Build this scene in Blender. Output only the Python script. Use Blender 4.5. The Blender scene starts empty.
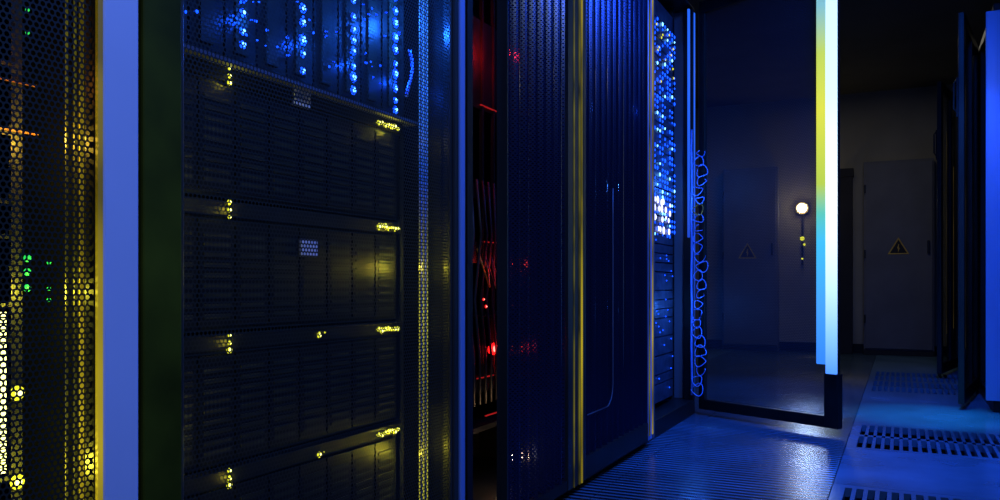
import bpy, math, random
from mathutils import Vector, Matrix
random.seed(7)
S=bpy.context.scene
S.view_settings.view_transform='Standard'
S.view_settings.look='None'

# ------------------------------------------------------------ materials
def new(name):
    m=bpy.data.materials.new(name); m.use_nodes=True
    nt=m.node_tree; b=nt.nodes['Principled BSDF']; return m,nt,b
def paint(name,col,rough=.5,metal=0.0,var=.25,scale=6.0,bump=0.0,stretch=(1,1,1),spec=.5):
    m,nt,b=new(name)
    tc=nt.nodes.new('ShaderNodeTexCoord'); mp=nt.nodes.new('ShaderNodeMapping'); mp.inputs['Scale'].default_value=stretch
    n=nt.nodes.new('ShaderNodeTexNoise'); n.inputs['Scale'].default_value=scale; n.inputs['Detail'].default_value=4
    r=nt.nodes.new('ShaderNodeValToRGB')
    r.color_ramp.elements[0].position=.3; r.color_ramp.elements[1].position=.7
    r.color_ramp.elements[0].color=(*[c*(1-var) for c in col],1); r.color_ramp.elements[1].color=(*[min(1,c*(1+var)) for c in col],1)
    nt.links.new(tc.outputs['Object'],mp.inputs[0]); nt.links.new(mp.outputs[0],n.inputs['Vector'])
    nt.links.new(n.outputs['Fac'],r.inputs[0]); nt.links.new(r.outputs[0],b.inputs['Base Color'])
    b.inputs['Roughness'].default_value=rough; b.inputs['Metallic'].default_value=metal
    b.inputs['Specular IOR Level'].default_value=spec
    return m
def glow(name,col,s,var=0,scale=(1,1,1)):
    m,nt,b=new(name)
    b.inputs['Base Color'].default_value=(*[c*.3 for c in col],1)
    b.inputs['Emission Strength'].default_value=s
    b.inputs['Emission Color'].default_value=(*col,1)
    if var:
        tc=nt.nodes.new('ShaderNodeTexCoord'); mp=nt.nodes.new('ShaderNodeMapping'); mp.inputs['Scale'].default_value=scale
        n=nt.nodes.new('ShaderNodeTexNoise'); n.inputs['Scale'].default_value=3
        mr=nt.nodes.new('ShaderNodeMapRange'); mr.inputs[1].default_value=.35; mr.inputs[2].default_value=.65
        mr.inputs[3].default_value=s*(1-var); mr.inputs[4].default_value=s
        nt.links.new(tc.outputs['Object'],mp.inputs[0]); nt.links.new(mp.outputs[0],n.inputs['Vector'])
        nt.links.new(n.outputs['Fac'],mr.inputs[0]); nt.links.new(mr.outputs[0],b.inputs['Emission Strength'])
    return m
def zglow(name,stops,z0,z1,s):
    """painted light"""
    m,nt,b=new(name)
    tc=nt.nodes.new('ShaderNodeTexCoord'); sp=nt.nodes.new('ShaderNodeSeparateXYZ'); mr=nt.nodes.new('ShaderNodeMapRange')
    mr.inputs[1].default_value=z0; mr.inputs[2].default_value=z1
    r=nt.nodes.new('ShaderNodeValToRGB'); e=r.color_ramp.elements
    while len(e)>1: e.remove(e[0])
    e[0].position=stops[0][0]; e[0].color=(*stops[0][1],1)
    for p,c in stops[1:]:
        k=e.new(p); k.color=(*c,1)
    nt.links.new(tc.outputs['Object'],sp.inputs[0]); nt.links.new(sp.outputs['Z'],mr.inputs[0])
    nt.links.new(mr.outputs[0],r.inputs[0]); nt.links.new(r.outputs[0],b.inputs['Emission Color'])
    b.inputs['Emission Strength'].default_value=s; b.inputs['Base Color'].default_value=(.02,.02,.02,1)
    return m
def perf(name,col,pitch=.009,rad=.36,rough=.35,metal=.6,spec=.5):
    """perforated sheet: hexagonal round holes, coords = object (y,z)"""
    m,nt,b=new(name); N=nt.nodes; L=nt.links
    b.inputs['Base Color'].default_value=(*col,1); b.inputs['Roughness'].default_value=rough; b.inputs['Metallic'].default_value=metal
    b.inputs['Specular IOR Level'].default_value=spec
    tc=N.new('ShaderNodeTexCoord'); sp=N.new('ShaderNodeSeparateXYZ'); L.new(tc.outputs['Object'],sp.inputs[0])
    def M(op,a,bv=None):
        n=N.new('ShaderNodeMath'); n.operation=op
        for i,v in enumerate((a,bv)):
            if v is None: continue
            if isinstance(v,(int,float)): n.inputs[i].default_value=v
            else: L.new(v,n.inputs[i])
        return n.outputs[0]
    u=M('DIVIDE',sp.outputs['Y'],pitch); v=M('DIVIDE',sp.outputs['Z'],pitch*1.7320508)
    def d2(off):
        a=M('SUBTRACT',M('FRACT',M('ADD',u,50+off)),.5); c=M('MULTIPLY',M('SUBTRACT',M('FRACT',M('ADD',v,50+off)),.5),1.7320508)
        return M('ADD',M('MULTIPLY',a,a),M('MULTIPLY',c,c))
    dm=M('MINIMUM',d2(0),d2(.5)); hole=M('LESS_THAN',dm,rad*rad)
    L.new(M('SUBTRACT',1.0,hole),b.inputs['Alpha'])
    return m

black=paint('rack_black',(.007,.008,.008),.4,.0,.4,9,spec=.2)
olive=paint('rack_olive_frame',(.045,.052,.003),.6,.0,.6,5,spec=.05)
lightsteel=paint('pale_steel',(.50,.55,.66),.45,0,.05,3)
bluesteel=paint('satin_blue_steel',(.20,.32,.62),.3,.2,.25,4,stretch=(1,1,.2))
midsteel=paint('mid_steel',(.14,.15,.19),.35,.3,.2,4,stretch=(1,1,.2))
darksteel=paint('dark_steel',(.028,.030,.026),.35,.2,.3,12,stretch=(1,1,.2),spec=.25)
servermat=paint('server_face',(.012,.013,.010),.45,.0,.5,20,spec=.2)
sled=paint('drive_sled',(.035,.036,.018),.4,.0,.5,20,spec=.2)
serverlit=paint('switch_face',(.07,.08,.12),.4,.3,.4,30)
mesh_m=perf('perforated_door_sheet',(.016,.017,.010),.0080,.36,.42,.0,.3)
mesh_open=perf('perforated_open_door_sheet',(.03,.045,.075),.0085,.43,.6,.0,.25)
rib_m=perf('perforated_panel_moire_ribs',(.025,.042,.11),.007,.25,.22,.85)  # ribs shaped to catch light in streaks, like moire of flat double mesh
ledb=glow('led_blue',(.005,.07,1),3.0)
ledc=glow('led_blue_core',(.15,.5,1),4.5)
ledw=glow('led_white_violet',(.5,.55,1),3.0)
ledy=glow('led_yellow',(.62,.62,.02),1.5)
ledyc=glow('led_yellow_core',(1,1,.35),2.6)
ledg=glow('led_green',(.02,.8,.12),.9)
ledr=glow('led_red',(1,.01,.01),1.8)
ledrd=glow('led_red_dim',(.35,.01,.01),.8)
ledrc=glow('led_red_core',(1,.25,.2),3)
label_m=paint('label_grey',(.9,.92,1),.6,0,.1)
ybar=glow('highlight_yellow',(.42,.32,.01),1.0,.85,(1,1,1.2))  # emission paints the yellow reflections on rack posts
ybar2=glow('highlight_olive',(.13,.12,.01),1.0,.9,(1,1,2))  # dimmer painted reflection for the same posts
ybrown=glow('highlight_brown',(.07,.05,.012),1.0,.9,(1,1,1))  # painted yellow-brown highlight for the right-row doors
bbar=zglow('highlight_blue_yellow',[(0,(.14,.13,.0)),(.15,(.45,.42,.03)),(.27,(.15,.14,.01)),(.40,(.42,.40,.03)),(.52,(.10,.10,.02)),(.60,(.01,.05,.3)),(.76,(.05,.25,1)),(1,(.05,.3,1))],0,1.5,1.1)  # blue and yellow light on the post, put into emission colour
bbar2=zglow('highlight_deep_blue',[(0,(.0,.01,.06)),(.3,(.005,.02,.16)),(.55,(.01,.06,.6)),(1,(.02,.14,1))],0,1.6,1.0)  # blue light on posts, put into emission colour
cab_b=paint('cable_blue',(.20,.36,.95),.25)
cab_r=paint('cable_red',(.35,.02,.01),.4)
cab_k=paint('cable_black',(.02,.02,.02),.5)
cab_y=paint('cable_amber',(.55,.25,.02),.4)
amber=glow('led_amber',(.5,.15,.01),.3)

# ------------------------------------------------------------ mesh builder
class MB:
    def __init__(s): s.v=[];s.f=[];s.mi=[];s.mats=[]
    def m(s,mat):
        if mat not in s.mats: s.mats.append(mat)
        return s.mats.index(mat)
    def box(s,x0,x1,y0,y1,z0,z1,mat):
        b=len(s.v); i=s.m(mat)
        s.v+=[(x0,y0,z0),(x1,y0,z0),(x1,y1,z0),(x0,y1,z0),(x0,y0,z1),(x1,y0,z1),(x1,y1,z1),(x0,y1,z1)]
        for q in ((0,3,2,1),(4,5,6,7),(0,1,5,4),(1,2,6,5),(2,3,7,6),(3,0,4,7)):
            s.f.append(tuple(b+k for k in q)); s.mi.append(i)
    def quad(s,pts,mat):
        b=len(s.v); s.v+=list(pts); s.f.append(tuple(range(b,b+len(pts)))); s.mi.append(s.m(mat))
    def tube(s,pts,r,mat,n=8,closed=False):
        pts=[Vector(p) for p in pts]; b=len(s.v); i=s.m(mat); K=len(pts)
        up=Vector((.31,.17,.93)).normalized()
        for k,p in enumerate(pts):
            a=pts[(k-1)%K] if (k>0 or closed) else p; c=pts[(k+1)%K] if (k<K-1 or closed) else p
            t=(c-a).normalized(); e1=t.cross(up)
            if e1.length<.05: e1=t.cross(Vector((1,0,0)))
            e1.normalize(); e2=t.cross(e1)
            for j in range(n):
                an=2*math.pi*j/n; s.v.append(tuple(p+r*(math.cos(an)*e1+math.sin(an)*e2)))
        for k in range(K if closed else K-1):
            k2=(k+1)%K
            for j in range(n):
                s.f.append((b+k*n+j,b+k*n+(j+1)%n,b+k2*n+(j+1)%n,b+k2*n+j)); s.mi.append(i)
        if not closed:
            s.f.append(tuple(b+j for j in range(n))[::-1]); s.mi.append(i)
            s.f.append(tuple(b+(K-1)*n+j for j in range(n))); s.mi.append(i)
    def dot(s,x,y,z,r,mat,t=.004,ax='x'):
        n=10; b=len(s.v); i=s.m(mat)
        for xx,rr in ((x,r),(x+t*.6,r*.9),(x+t,r*.45)):
            for j in range(n):
                a=2*math.pi*j/n
                s.v.append((xx,y+rr*math.cos(a),z+rr*math.sin(a)) if ax=='x' else (y+rr*math.cos(a),xx,z+rr*math.sin(a)))
        for k in range(2):
            for j in range(n):
                s.f.append((b+k*n+j,b+k*n+(j+1)%n,b+(k+1)*n+(j+1)%n,b+(k+1)*n+j)); s.mi.append(i)
        s.f.append(tuple(b+2*n+j for j in range(n))); s.mi.append(i)
    def led(s,x,y,z,r,m1,m2):
        s.dot(x,y,z,r,m1,.003); s.dot(x+.0028,y,z,r*.5,m2,.002)
    def make(s,name,parent=None,loc=(0,0,0),rot=0,bevel=0,smooth=False):
        me=bpy.data.meshes.new(name); me.from_pydata(s.v,[],s.f); me.update()
        for m in s.mats: me.materials.append(m)
        for p,i in zip(me.polygons,s.mi): p.material_index=i; p.use_smooth=smooth
        o=bpy.data.objects.new(name,me); S.collection.objects.link(o)
        o.location=loc; o.rotation_euler=(0,0,rot)
        if parent: o.parent=parent
        if bevel:
            bv=o.modifiers.new('bevel','BEVEL'); bv.width=bevel; bv.segments=2; bv.limit_method='ANGLE'
        return o
def empty(name,loc=(0,0,0),rot=0,parent=None):
    e=bpy.data.objects.new(name,None); S.collection.objects.link(e); e.location=loc; e.rotation_euler=(0,0,rot); e.empty_display_size=.1
    if parent: e.parent=parent
    return e

H=2.12
# ------------------------------------------------------------ rack parts (local: front = x 0, inside = -x, width along +y)
def frame(P,w,depth=1.0,mat=black,inner=black):
    b=MB()
    b.box(-depth,-.035,0,w,0,.075,mat)              # plinth
    b.box(-depth,-.035,0,w,H-.05,H,mat)             # top
    for y0,y1 in ((0,.04),(w-.04,w)):
        b.box(-.085,-.035,y0,y1,.075,H-.05,mat)
        b.box(-depth,-depth+.05,y0,y1,.075,H-.05,mat)
    b.box(-depth+.05,-.085,0.002,.012,.075,H-.05,inner)
    b.box(-depth+.05,-.085,w-.012,w-.002,.075,H-.05,inner)
    b.box(-depth,-depth+.01,.04,w-.04,.075,H-.05,mat)
    b.make('cabinet_frame',P,bevel=.003)
    r=MB()
    for y0,y1 in ((.085,.115),(w-.115,w-.085)):
        r.box(-.125,-.12,y0,y1,.08,H-.055,darksteel)
        r.box(-.16,-.12,y0-.002,y0,.08,H-.055,darksteel)
        for k in range(int((H-.2)/.0445)):
            z=.1+k*.0445
            r.box(-.1195,-.118,(y0+y1)/2-.004,(y0+y1)/2+.004,z,z+.009,black)
    r.make('mounting_rails',P)
def door(P,w,hinge=None,ang=0,stn=.065,stf=.058,mn=black,mf=black,sheet=mesh_m,bot=.075,handle=True,ribbed=False,hy0=None,split=False):
    hy=w if hinge=='far' else 0
    D=empty('door',(0,hy0 if hy0 is not None else hy,0),ang,P)
    z0=.03; z1=H-.02; b=MB(); o=-hy
    g=.003
    b.box(-.03,0,g+o,stn+o,z0,z1,mn)
    if split:
        b.box(-.03,0,w-stf+o,w-stf*.62+o,z0,z1,darksteel)
        b.box(-.03,.004,w-stf*.6+o,w-.014+o,z0,z1,mf)
        b.box(-.03,0,w-.013+o,w-g+o,z0,z1,darksteel)
    else: b.box(-.03,0,w-stf+o,w-g+o,z0,z1,mf)
    b.box(-.03,-.002,stn+o,w-stf+o,z0,z0+bot,black)
    b.box(-.03,-.002,stn+o,w-stf+o,z1-.06,z1,black)
    b.box(-.026,-.004,stn+o,stn+.008+o,z0+bot,z1-.06,darksteel)
    b.box(-.026,-.004,w-stf-.008+o,w-stf+o,z0+bot,z1-.06,darksteel)
    for zz in (.25,1.05,1.85):
        b.tube([(-.015,(w if hinge=='far' else 0)+o,zz),(-.015,(w if hinge=='far' else 0)+o,zz+.07)],.009,black)
    b.make('door_frame',D,bevel=.004)
    s=MB()
    if ribbed:
        ya=stn+.008; yb=w-stf-.008; n=int((yb-ya)/.004); prev=None
        for k in range(n+1):
            y=ya+(yb-ya)*k/n; x=-.020+.018*math.cos(2*math.pi*y/.062)
            if prev: s.quad([(prev[0],prev[1]+o,z0+bot),(x,y+o,z0+bot),(x,y+o,z1-.06),(prev[0],prev[1]+o,z1-.06)],rib_m)
            prev=(x,y)
        s.make('ribbed_panel',D,smooth=False)
    else:
        s.quad([(-.012,stn+.008+o,z0+bot),(-.012,w-stf-.008+o,z0+bot),(-.012,w-stf-.008+o,z1-.06),(-.012,stn+.008+o,z1-.06)],sheet)
        s.make('perforated_sheet',D)
    if handle:
        h=MB(); hy2=(w-.028 if hinge!='far' else .03)+o
        h.box(0,.01,hy2-.014,hy2+.014,1.55,1.76,black)
        h.tube([(.01,hy2,1.58),(.022,hy2,1.6),(.022,hy2,1.73),(.01,hy2,1.75)],.006,darksteel)
        h.make('swing_handle',D,bevel=.002)
    return D
def chassis(b,w,z0,z1,x=-.12,mat=servermat,g=.10):
    b.box(x-.6,x,g,w-g,z0+.003,z1-.003,mat)
def plight(name,loc,col,e,r=.01,parent=None):
    l=bpy.data.lights.new(name,'POINT'); l.color=col; l.energy=e; l.shadow_soft_size=r
    o=bpy.data.objects.new(name,l); S.collection.objects.link(o); o.location=loc
    if parent: o.parent=parent
    return o
YEL=(1,.85,.05)

FX=-.911
def leftrack(y0): return empty('server_rack',(FX,y0,0))

# ===== rack 1 (nearest, far left of the picture)
w=.867
R=leftrack(-.10); frame(R,w)
door(R,w,mf=lightsteel,mn=black)
b=MB(); z=.1
while z<1.95:
    hgt=random.choice([.089,.0445,.0445,.133]); chassis(b,w,z,z+hgt,mat=sled)
    for k in range(6): b.box(-.12,-.117,.14+k*.1,.22+k*.1,z+.012,z+hgt-.012,black)
    z+=hgt
b.make('servers',R)
b=MB()
for zz in (.695,.677,.656): b.dot(-.115,.785,zz,.005,ledg)
for zz in (1.05,1.02,.99): b.dot(-.115,.785,zz,.0025,ledg)
for zz in (.655,.69,.64): b.dot(-.115,.815,zz,.0025,ledg)
for zz in (.52,.405): b.led(-.115,.772,zz,.010,ledy,ledyc)
for k in range(26): b.box(-.118,-.114,.748,.757,.42+k*.008,.4255+k*.008,ledyc)
for zz in (.922,.858): b.box(-.118,-.115,.735,.80,zz,zz+.0025,amber)
b.make('status_leds',R)
b=MB()
b.box(-.062,-.060,w-.066,w-.063,.1,2.0,ybar2); b.box(-.062,-.060,w-.054,w-.051,.1,2.0,ybar2)
b.box(-.062,-.060,w-.046,w-.038,.1,2.0,ybar)
b.make('painted_highlight',R)
b=MB(); b.box(-.004,.001,w-.066,w-.059,.05,2.08,ybar); b.make('painted_edge_highlight',R)  # glowing sliver paints the yellow light on the stile edge
plight('rack_fill',(-.07,.76,.42),YEL,.8,parent=R)  # point fills added in the door gap to light mesh and rails
plight('rack_fill',(-.07,.79,.65),YEL,.6,parent=R)
plight('rack_fill',(-.07,.79,.85),(1,.6,.05),.6,parent=R)
plight('rack_fill',(-.07,.72,.93),(1,.3,.03),.2,parent=R)
plight('rack_fill',(-.07,.70,.25),YEL,.4,parent=R)

# ===== rack 2 (hero)
Y0=.767; w=.913
R=leftrack(Y0); frame(R,w,mat=black)
door(R,w,mn=olive,mf=bluesteel,stn=.07,stf=.06,handle=False,split=True)
b=MB()
zt=[.1265+.2265*k for k in range(5)]
for k in range(4):
    z0=zt[k]; chassis(b,w,z0,z0+.2265)
    for c in range(8):
        ya=.125+c*.083
        b.box(-.12,-.113,ya,ya+.078,z0+.012,z0+.19,black)
        for q in range(9): b.box(-.113,-.1115,ya+.01,ya+.068,z0+.025+q*.017,z0+.032+q*.017,sled)
    b.box(-.12,-.110,.105,w-.105,z0+.198,z0+.222,servermat)
b.make('storage_chassis',R)
b=MB()
b.box(-.72,-.13,.10,w-.10,1.036,1.5,serverlit)
b.box(-.13,-.085,.075,w-.075,1.028,1.036,midsteel)
for c in range(9):
    ya=.115+c*.078
    b.box(-.13,-.118,ya,ya+.072,1.05,1.49,servermat)
    b.box(-.118,-.114,ya+.02,ya+.05,1.06,1.48,sled)
b.box(-.72,-.12,.10,w-.10,1.5,1.98,servermat)
b.make('blade_switch',R)
b=MB()
for yy,st in ((1.072,1.077),(1.23,1.068),(1.39,1.066),(1.548,1.055)):
    zz=st
    while zz<1.40:
        b.led(-.112,yy-Y0,zz,random.choice([.008,.010,.012]),ledb,ledc); zz+=random.choice([.022,.027,.033])
for k in range(160):
    b.dot(-.113,random.uniform(.12,.80),random.uniform(1.08,1.45),random.choice([.0018,.0025,.003]),ledb)
for zz in (1.014,.787,.562,.333):
    for k in range(7): b.led(-.109,1.478-Y0+k*.0125,zz+random.uniform(-.003,.003),random.uniform(.004,.008),ledy,ledyc)
    b.box(-.110,-.107,1.470-Y0,1.560-Y0,zz-.002,zz+.002,ledy)
    for dz in (-.012,0,.013): b.led(-.109,1.037-Y0,zz+dz,random.uniform(.003,.0065),ledy,ledyc)
for zz in (.5625,.328): b.led(-.109,1.275-Y0,zz,.0065,ledy,ledyc); b.dot(-.109,1.29-Y0,zz+.004,.002,ledy)
b.make('status_leds',R)
b=MB()
for yy,zz in ((1.225,1.0145),(1.245,.731)):
    b.box(-.112,-.1085,yy-Y0-.026,yy-Y0+.022,zz-.017,zz+.017,midsteel)
    for i in range(6):
        for j in range(4): b.box(-.1085,-.1065,yy-Y0-.024+i*.008,yy-Y0-.0175+i*.008,zz-.014+j*.0075,zz-.0085+j*.0075,label_m)
b.make('vent_labels',R)
b=MB()
for ya,yb,mt in ((w-.112,w-.1095,bbar),(w-.103,w-.101,bbar2),(w-.097,w-.092,bbar),(w-.086,w-.084,bbar2),(w-.079,w-.076,bbar)):
    b.box(-.062,-.060,ya,yb,.1,2.0,mt)
b.make('painted_highlight',R)  # thin emissive slivers paint streaks reflected in the frame
b=MB(); b.tube([(-.08,.79+.012*math.sin(k*.5),1.19-.012*k) for k in range(10)],.004,cab_b); b.make('patch_cord',R,smooth=True)
for zz in (1.0,.787,.562,.333):
    plight('led_spill',(-.10,1.515-Y0,zz),YEL,.06,.004,R)
    plight('led_spill',(-.10,1.037-Y0,zz),YEL,.03,.004,R)
for yy in (1.072,1.23,1.39,1.548): plight('led_spill',(-.095,yy-Y0,1.12),(.005,.08,1),.5,.004,R)
plight('rack_fill',(-.06,.30,1.36),(.005,.09,1),2.2,parent=R)  # blue fills added behind the door sheet
plight('rack_fill',(-.06,.55,1.36),(.005,.09,1),2.2,parent=R)
plight('rack_fill',(-.05,.78,1.25),(.01,.12,1),5,parent=R)
plight('rack_fill',(-.06,.80,.70),YEL,.5,parent=R)
plight('rack_fill',(-.06,.80,.28),YEL,.45,parent=R)
plight('rack_fill',(-.06,.13,.80),YEL,.3,parent=R)
plight('rack_fill',(-.06,.13,.42),YEL,.2,parent=R)

# ===== rack 3 (red lit inside, perforated leaf, ribs added for moire-like streaks)
w=.78
R=leftrack(1.68); frame(R,w)
b=MB()
za=.03; zb=H-.02
b.box(-.03,0,.003,.03,za,zb,black); b.box(-.03,0,w-.13,w-.003,za,zb,darksteel)
b.box(-.03,-.0,.218,.225,za,zb,darksteel); b.box(-.028,-.002,.225,w-.13,za,.06,black)
prev=None
for k in range(116):
    y=.225+(w-.13-.225)*k/115; x=-.020+.018*math.cos(2*math.pi*y/.06)
    if prev: b.quad([(prev[0],prev[1],.06),(x,y,.06),(x,y,zb),(prev[0],prev[1],zb)],rib_m)
    prev=(x,y)
b.make('ribbed_door',R)
b=MB(); b.box(0,.004,w-.020,w-.012,.03,2.08,ybar); b.box(0,.004,w-.04,w-.034,.03,2.08,ybar2); b.box(0,.003,w-.085,w-.08,.03,2.08,ybar2); b.make('painted_highlight',R)  # yellow post reflections painted as emissive slivers
b=MB()
for z0,z1 in ((.25,.265),(.36,.40),(.57,.575),(.72,.78),(.90,.94),(1.15,1.4)):
    b.box(-.7,-.14,.05,w-.05,z0,z1,servermat)
b.box(-.7,-.35,.05,w-.05,.1,1.9,servermat)
for k in range(7): b.box(-.145,-.135,.20+k*.07,.21+k*.07,.4,1.9,darksteel)
b.make('shelves_and_units',R)
b=MB()
for (yy,zz,r) in ((.375,.478,.012),(.40,.478,.018),(.428,.480,.013),(.35,.60,.005),(.335,.62,.004),(.31,.47,.006),(.36,.72,.004)): b.led(-.13,yy,zz,r,ledr,ledrc)
for yy,zz in ((.41,.29),(.36,.40),(.40,.78),(.38,1.16)): b.box(-.138,-.134,yy-.05,yy+.05,zz,zz+.003,ledrd)
b.make('status_leds',R)
b=MB()
for k in range(8):
    yb=.30+k*.035; zz=.70
    b.tube([(-.13,yb,zz+.06),(-.11,yb+.005,zz-.005),(-.10,yb+.016,zz-.03-.02*random.random()),(-.11,yb+.03,zz-.01),(-.13,yb+.04,zz+.04)],.0025,random.choice([cab_r,cab_y,cab_k]))
for k in range(7):
    yb=.26+k*.035
    b.tube([(-.13,yb,.95),(-.12,yb+.01*math.sin(k),.80),(-.13,yb-.01,.62),(-.12,yb,.46),(-.13,yb+.02,.33)],.004,cab_k)
b.make('patch_cables',R,smooth=True)
plight('led_spill',(-.105,.40,.478),(1,.01,.005),.3,.004,parent=R)
plight('rack_fill',(-.08,.36,.72),(1,.03,.01),.14,parent=R)
plight('rack_fill',(-.10,.30,1.30),(1,.01,.01),.7,parent=R)
plight('rack_fill',(-.09,.40,.17),(1,.6,.3),.5,parent=R)

# ===== rack 4 (door, ribs added for moire-like streaks)
w=.82
R=leftrack(2.46); frame(R,w,inner=darksteel)
door(R,w,ribbed=True,mn=darksteel,mf=bluesteel,stn=.03,stf=.06,handle=False)
b=MB(); pts=[(.004,.03,.24),(.004,.22,.24)]
for k in range(7):
    a=math.pi/2*k/6; pts.append((.004,.22+.07*math.sin(a),.31-.07*math.cos(a)))
pts+=[(.004,.29,.9),(.004,.29,1.0)]
b.tube(pts,.002,midsteel); b.make('door_trim_bead',R,smooth=True)
b=MB(); b.box(0,.004,w-.012,w-.005,.05,2.08,ybar); b.box(0,.004,w-.058,w-.05,.05,2.08,ybar2); b.make('painted_highlight',R)  # painted glints along the far stile
b=MB(); z=.1
while z<1.95:
    hgt=random.choice([.089,.0445,.133]); chassis(b,w,z,z+hgt); z+=hgt
b.make('servers',R)
plight('rack_fill',(-.07,.6,1.35),(.02,.12,1),1.0,parent=R)

# ===== rack 5 (door open, LEDs and cable loops visible)
w=.92
R=leftrack(3.28); frame(R,w,inner=midsteel)
DW=.755
D=door(R,DW,hinge='far',ang=math.radians(64),sheet=mesh_open,stn=.035,stf=.03,handle=False,bot=.05,hy0=w)
b=MB(); b.box(-.035,-.0,.003,.03,.03,H-.02,midsteel); b.box(-.085,-.035,.04,.07,.08,H-.06,darksteel); b.make('door_jamb',R)
b=MB(); z=.10
while z<1.95:
    hgt=random.choice([.089,.0445,.0445]); chassis(b,w,z,z+hgt,mat=serverlit); z+=hgt
b.make('servers',R)
b=MB()
for r_ in range(40):
    for c in range(15):
        if random.random()<.62: b.dot(-.115,.17+c*.046,.90+r_*.026,random.uniform(.005,.010),ledb if random.random()<.88 else ledc)
for c in range(30): b.dot(-.113,random.uniform(.32,.75),random.choice([.93,.98,1.02,1.06])+random.uniform(-.008,.008),random.uniform(.009,.020),ledw)
for c in range(40): b.dot(-.115,random.uniform(.13,.8),random.uniform(.15,.9),.0035,ledb)
for c in range(14): b.dot(-.115,random.uniform(.3,.8),random.uniform(1.6,1.9),.006,ledy)
b.make('status_leds',R)
b=MB(); b.box(-.05,-.04,w-.10,w-.085,.9,2.05,bbar2); b.box(-.034,-.03,w-.03,w-.015,.1,2.05,bbar2); b.make('painted_highlight',R)  # blue-lit far post painted with emissive slivers
b=MB()
for k in range(26):
    zc=.13+k*.048; rr=random.uniform(.018,.032); yc=w-.05+random.uniform(-.015,.015); xc=-.0+random.uniform(-.018,.016)
    tl=random.uniform(-.5,.5); sq=random.uniform(.7,1.15)
    pts=[(xc+rr*math.cos(a),yc+rr*.4*math.sin(a+tl),zc+rr*sq*math.sin(a)+.25*rr*math.sin(2*a+k)) for a in [2*math.pi*j/16 for j in range(16)]]
    b.tube(pts,.0026,cab_b if k!=19 else cab_y,closed=True)
b.tube([(-.04,w-.05+.006*math.sin(k*1.7),.1+k*.09) for k in range(16)],.006,cab_b)
b.make('cable_loops',R,smooth=True)
plight('rack_fill',(.02,.66,1.15),(.04,.22,1),2.2,parent=R)  # blue fills added in front to light the cable loops
plight('rack_fill',(.02,.66,.55),(.04,.22,1),1.6,parent=R)
strip_f=zglow('lit_edge_white',[(0,(.05,.22,1)),(.12,(.2,.45,1)),(.3,(.55,.78,1)),(.5,(.85,.95,1)),(.75,(.55,.82,1)),(1,(.5,.75,1))],.25,1.9,1.5)  # strongly lit door edge, its light put into emission
strip_y=zglow('lit_edge_yellow',[(0,(.03,.2,1)),(.2,(.06,.35,1)),(.36,(.05,.5,.9)),(.44,(.1,.55,.45)),(.52,(.45,.6,.03)),(.72,(.7,.72,.02)),(.87,(.5,.65,.08)),(1,(.2,.5,.6))],.25,1.9,1.1)
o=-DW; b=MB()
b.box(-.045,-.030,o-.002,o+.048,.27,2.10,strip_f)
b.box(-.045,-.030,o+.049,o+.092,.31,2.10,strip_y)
b.box(-.036,.004,o-.006,o+.06,.03,.27,black)  # black lower end paints the shaded part of the door edge
b.make('painted_lit_edge',D,bevel=.003)
# ---- right-hand row
for k in range(4):
    ya=4.92+.80*k; w=.80
    R=empty('server_rack',(.40,ya+w,0),math.pi); frame(R,w)
    b=MB(); z=.10
    while z<1.95:
        hgt=random.choice([.089,.0445,.133]); chassis(b,w,z,z+hgt); z+=hgt
    b.make('servers',R)
    if k in (0,2): D=door(R,w,ang=math.radians(-(9 if k==0 else 12)),mf=darksteel,handle=True)
    else: D=door(R,w,mf=darksteel)
    b=MB(); b.box(0,.003,w-.05,w-.035,.5,1.9,ybrown); b.box(0,.003,w*.5-.01,w*.5+.01,.3,1.8,ybrown); b.box(-.03,0,w*.5-.015,w*.5+.015,.1,2.05,black); b.make('painted_door_highlight',D)  # brown slivers paint highlights on the door
    b=MB()
    for q in range(6): b.dot(-.115,random.uniform(.2,.6),random.uniform(.3,1.6),.003,ledg)
    b.make('status_leds',R)
    if k==0:
        b=MB(); b.box(-.085,-.0,w,w+.012,.06,2.08,bluesteel); b.make('corner_trim',R,bevel=.003)

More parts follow.
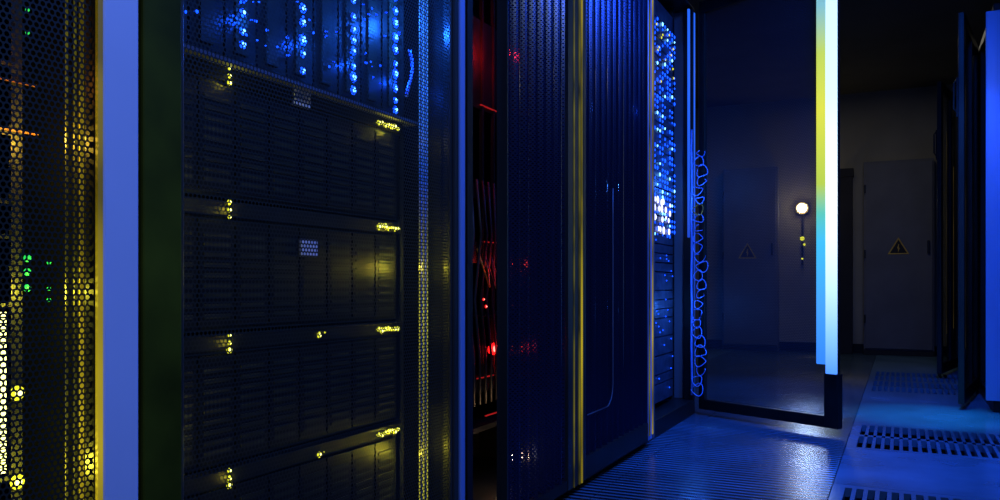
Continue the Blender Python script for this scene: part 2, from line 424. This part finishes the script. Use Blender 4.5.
# ------------------------------------------------------------ room
conc=paint('wall_paint_grey',(.27,.25,.19),.85,0,.15,2)
ceilm=paint('ceiling_paint_dark',(.08,.075,.06),.9,0,.2,2)
def simple(name,x0,x1,y0,y1,z0,z1,mat):
    b=MB(); b.box(x0,x1,y0,y1,z0,z1,mat); return b.make(name)
XL,XR,YB,YF,ZC=-3.0,2.4,8.62,-1.6,2.52
simple('wall_back',XL,XR,YB,YB+.1,-.4,ZC,conc)
simple('wall_left',XL-.1,XL,YF,YB,-.4,ZC,conc)
simple('wall_right',XR,XR+.1,YF,YB,-.4,ZC,conc)
simple('wall_front',XL,XR,YF-.1,YF,-.4,ZC,conc)
simple('ceiling',XL-.1,XR+.1,YF-.1,YB+.1,ZC,ZC+.1,ceilm)
simple('baseboard_back',XL,XR,YB-.012,YB,0,.09,black)
def floor_mat(name,ribs):
    m,nt,b=new(name); N=nt.nodes; L=nt.links
    tc=N.new('ShaderNodeTexCoord')
    n=N.new('ShaderNodeTexNoise'); n.inputs['Scale'].default_value=3; n.inputs['Detail'].default_value=6; L.new(tc.outputs['Object'],n.inputs['Vector'])
    r=N.new('ShaderNodeValToRGB'); r.color_ramp.elements[0].position=.3; r.color_ramp.elements[1].position=.7
    r.color_ramp.elements[0].color=(.04,.10,.15,1); r.color_ramp.elements[1].color=(.10,.20,.30,1)
    L.new(n.outputs['Fac'],r.inputs[0])
    b.inputs['Roughness'].default_value=.25
    if ribs:
        sp=N.new('ShaderNodeSeparateXYZ'); L.new(tc.outputs['Object'],sp.inputs[0])
        mu=N.new('ShaderNodeMath'); mu.operation='MULTIPLY'; mu.inputs[1].default_value=2*math.pi/.036; L.new(sp.outputs['Y'],mu.inputs[0])
        sn=N.new('ShaderNodeMath'); sn.operation='SINE'; L.new(mu.outputs[0],sn.inputs[0])
        mr=N.new('ShaderNodeMapRange'); mr.inputs[1].default_value=-.3; mr.inputs[2].default_value=.5; L.new(sn.outputs[0],mr.inputs[0])
        mx=N.new('ShaderNodeMix'); mx.data_type='RGBA'; mx.inputs[6].default_value=(.004,.006,.01,1)
        L.new(mr.outputs[0],mx.inputs[0]); L.new(r.outputs[0],mx.inputs[7]); L.new(mx.outputs[2],b.inputs['Base Color'])
        bp=N.new('ShaderNodeBump'); bp.inputs['Strength'].default_value=1; bp.inputs['Distance'].default_value=.003
        L.new(mr.outputs[0],bp.inputs['Height']); L.new(bp.outputs[0],b.inputs['Normal'])
    else: L.new(r.outputs[0],b.inputs['Base Color'])
    return m
fr=floor_mat('floor_tile_ribbed',True); fs=floor_mat('floor_tile_plain',False)
T=.66; gx=-.20; gy=.94
perfY=[2.26,3.58,5.56,6.22]
b=MB()
ix0=int(math.floor((XL-gx)/T)); ix1=int(math.ceil((XR-gx)/T)); iy0=int(math.floor((YF-gy)/T)); iy1=int(math.ceil((YB-gy)/T))
for i in range(ix0,ix1):
    for j in range(iy0,iy1):
        xa=max(XL,gx+i*T); xb=min(XR,gx+(i+1)*T); ya=max(YF,gy+j*T); yb=min(YB,gy+(j+1)*T)
        if i==0 and any(abs(gy+j*T-q)<.01 for q in perfY): continue
        g=.0015
        b.box(xa+g,xb-g,ya+g,yb-g,-.035,0,fr if (i in (-1,-2)) else fs)
b.make('floor')
simple('floor_sub_slab',XL,XR,YF,YB,-.42,-.36,black)
for q in perfY:
    P=empty('vent_floor_tile',(gx,q,0)); b=MB(); m_=.04; g=.0015
    b.box(g,m_,g,T-g,-.03,0,fs); b.box(T-m_,T-g,g,T-g,-.03,0,fs)
    b.box(m_,T-m_,g,m_,-.03,0,fs); b.box(m_,T-m_,T-m_,T-g,-.03,0,fs); b.box(m_,T-m_,T/2-.02,T/2+.02,-.03,0,fs)
    nb=17; pt=(T-2*m_)/nb
    for k in range(nb):
        x=m_+k*pt; b.box(x+pt*.62,x+pt,m_,T-m_,-.03,0,fs)
    b.make('slotted_panel',P)

# ------------------------------------------------------------ electrical cabinets with warning triangles on back wall
cabm=paint('cabinet_grey',(.13,.135,.155),.8,.0,.15,3)
cabd=paint('cabinet_dark',(.015,.016,.02),.8)
ochre=paint('warning_ochre',(.65,.42,.05),.6)
def cabinet(xa,xb,h,sx,sz):
    yf=YB-.13; P=empty('electrical_cabinet',((xa+xb)/2,yf,0)); w=xb-xa
    b=MB(); b.box(-w/2,w/2,.0,.11,.0,h,cabm); b.box(-w/2+.015,w/2-.015,-.02,0,.06,h-.02,cabm)
    b.box(-w/2+.002,w/2-.002,-.008,0,.0,.05,cabd)
    for z in (.3,h/2,h-.3): b.box(-w/2+.004,-w/2+.02,-.03,0,z,z+.08,darksteel)
    b.box(w/2-.06,w/2-.04,-.045,-.02,h*.52,h*.52+.12,darksteel)
    b.make('cabinet_body',P,bevel=.004)
    t=MB(); R_=.105; y=-.024
    def tri(r,y): return [(sx+r*math.sin(a),y,sz+r*math.cos(a)) for a in (0,-2*math.pi/3,2*math.pi/3)]
    t.quad(tri(R_*.99,y+.001),cabd)
    o=tri(R_,y); i_=tri(R_*.80,y)
    for k in range(3):
        k2=(k+1)%3; t.quad([o[k],o[k2],i_[k2],i_[k]],ochre)
    s=R_*.45
    t.quad([(sx+.02*s,y,sz+s*.9),(sx-.22*s,y,sz+.05*s),(sx+.02*s,y,sz+.05*s),(sx+.12*s,y,sz+.9*s)],ochre)
    t.quad([(sx-.05*s,y,sz+.15*s),(sx+.25*s,y,sz+.15*s),(sx-.05*s,y,sz-.75*s)],ochre)
    t.make('warning_triangle',P)
cabinet(-.311,.285,1.83,0,1.0)
cabinet(-1.63,-1.09,1.84,-.02,.98)
P=empty('shade_gap',(-.47,YB-.125,0)); b=MB(); b.box(-.06,.06,0,.1,0,1.75,cabd); b.box(-.07,.07,-.01,.1,1.7,1.78,cabd); b.make('shade_gap_body',P,bevel=.004)  # dark column put where the gap beside the cabinet is in shade

P=empty('wall_lamp',(-.87,YB-.03,1.42)); b=MB()
b.box(-.05,.05,-.03,.02,-.05,.05,darksteel)
lampm=glow('lamp_warm',(1,.9,.6),30)
b.dot(-.03,0,0,.062,glow('lamp_diffuser',(.6,.42,.15),1.0),t=-.012,ax='y')
b.dot(-.043,0,0,.045,lampm,t=-.03,ax='y')
for dz,dx,r in ((-.30,.0,.022),(-.36,.02,.012),(-.5,0,.010)): b.dot(-.02,dx,dz,r,ledy,t=-.01,ax='y')  # yellow dots imitate the lamp's reflection below it
b.box(-.008,.008,-.01,.02,-.56,-.05,darksteel)
b.make('lamp_head',P)
plight('lamp_bulb',(0,-.20,0),(1,.75,.4),.5,.03,P)

# ------------------------------------------------------------ lights
def area(name,loc,rot,sx,sy,col,e):
    l=bpy.data.lights.new(name,'AREA'); l.shape='RECTANGLE'; l.size=sx; l.size_y=sy; l.color=col; l.energy=e
    o=bpy.data.objects.new(name,l); S.collection.objects.link(o); o.location=loc; o.rotation_euler=rot; return o
BL=(.01,.12,1)
area('stile_fill_near',(.5,.9,2.45),(0,math.radians(25),0),.3,1.0,(.05,.18,1),50)  # unseen blue fill added to brighten the near pale stile
area('stile_fill_warm',(.6,.2,2.45),(0,math.radians(25),0),.3,.6,(1,.95,.3),6)  # unseen warm fill added to tint the near stiles
area('ceiling_light_mid',(.1,3.0,2.48),(0,0,0),.25,1.2,BL,40)
def spot(name,loc,tgt,col,e,ang,r=.05):
    l=bpy.data.lights.new(name,'SPOT'); l.color=col; l.energy=e; l.spot_size=math.radians(ang); l.spot_blend=.9; l.shadow_soft_size=r
    o=bpy.data.objects.new(name,l); S.collection.objects.link(o); o.location=loc
    o.rotation_euler=(Vector(tgt)-Vector(loc)).to_track_quat('-Z','Y').to_euler(); return o
spot('ceiling_spot_aisle',(.1,4.6,2.45),(.15,4.62,0),(.02,.34,1),420,24)
spot('ceiling_spot_rack',(-.25,3.5,2.45),(-.45,3.5,0),BL,320,52)
spot('floor_fill_behind_door',(-.7,5.2,2.45),(-.7,5.2,0),(.01,.16,1),150,50)  # unseen spot added to brighten the floor behind the open door
spot('ceiling_spot_post',(.1,3.6,2.4),(.42,4.92,1.0),(.03,.14,1),170,40)
spot('floor_highlight_fill',(-.80,8.4,1.15),(-.32,3.3,0),(.45,.65,1),22,14,.10)  # unseen spot added to throw a highlight on the floor
area('far_wall_fill',(-.4,7.0,2.48),(0,0,0),1.0,.6,(1,.93,.74),4.2)  # weak warm fill added for the back wall, no fixture there
wd=bpy.data.worlds.new('World'); S.world=wd; wd.use_nodes=True
wd.node_tree.nodes['Background'].inputs[0].default_value=(.01,.02,.06,1); wd.node_tree.nodes['Background'].inputs[1].default_value=.1

cam=bpy.data.cameras.new('Camera'); co=bpy.data.objects.new('Camera',cam); S.collection.objects.link(co)
cam.sensor_width=36; cam.lens=815/1000*36; cam.shift_y=.035; cam.clip_start=.02
co.location=(0,0,.66); co.rotation_euler=(math.pi/2,0,math.radians(26.14)); S.camera=co
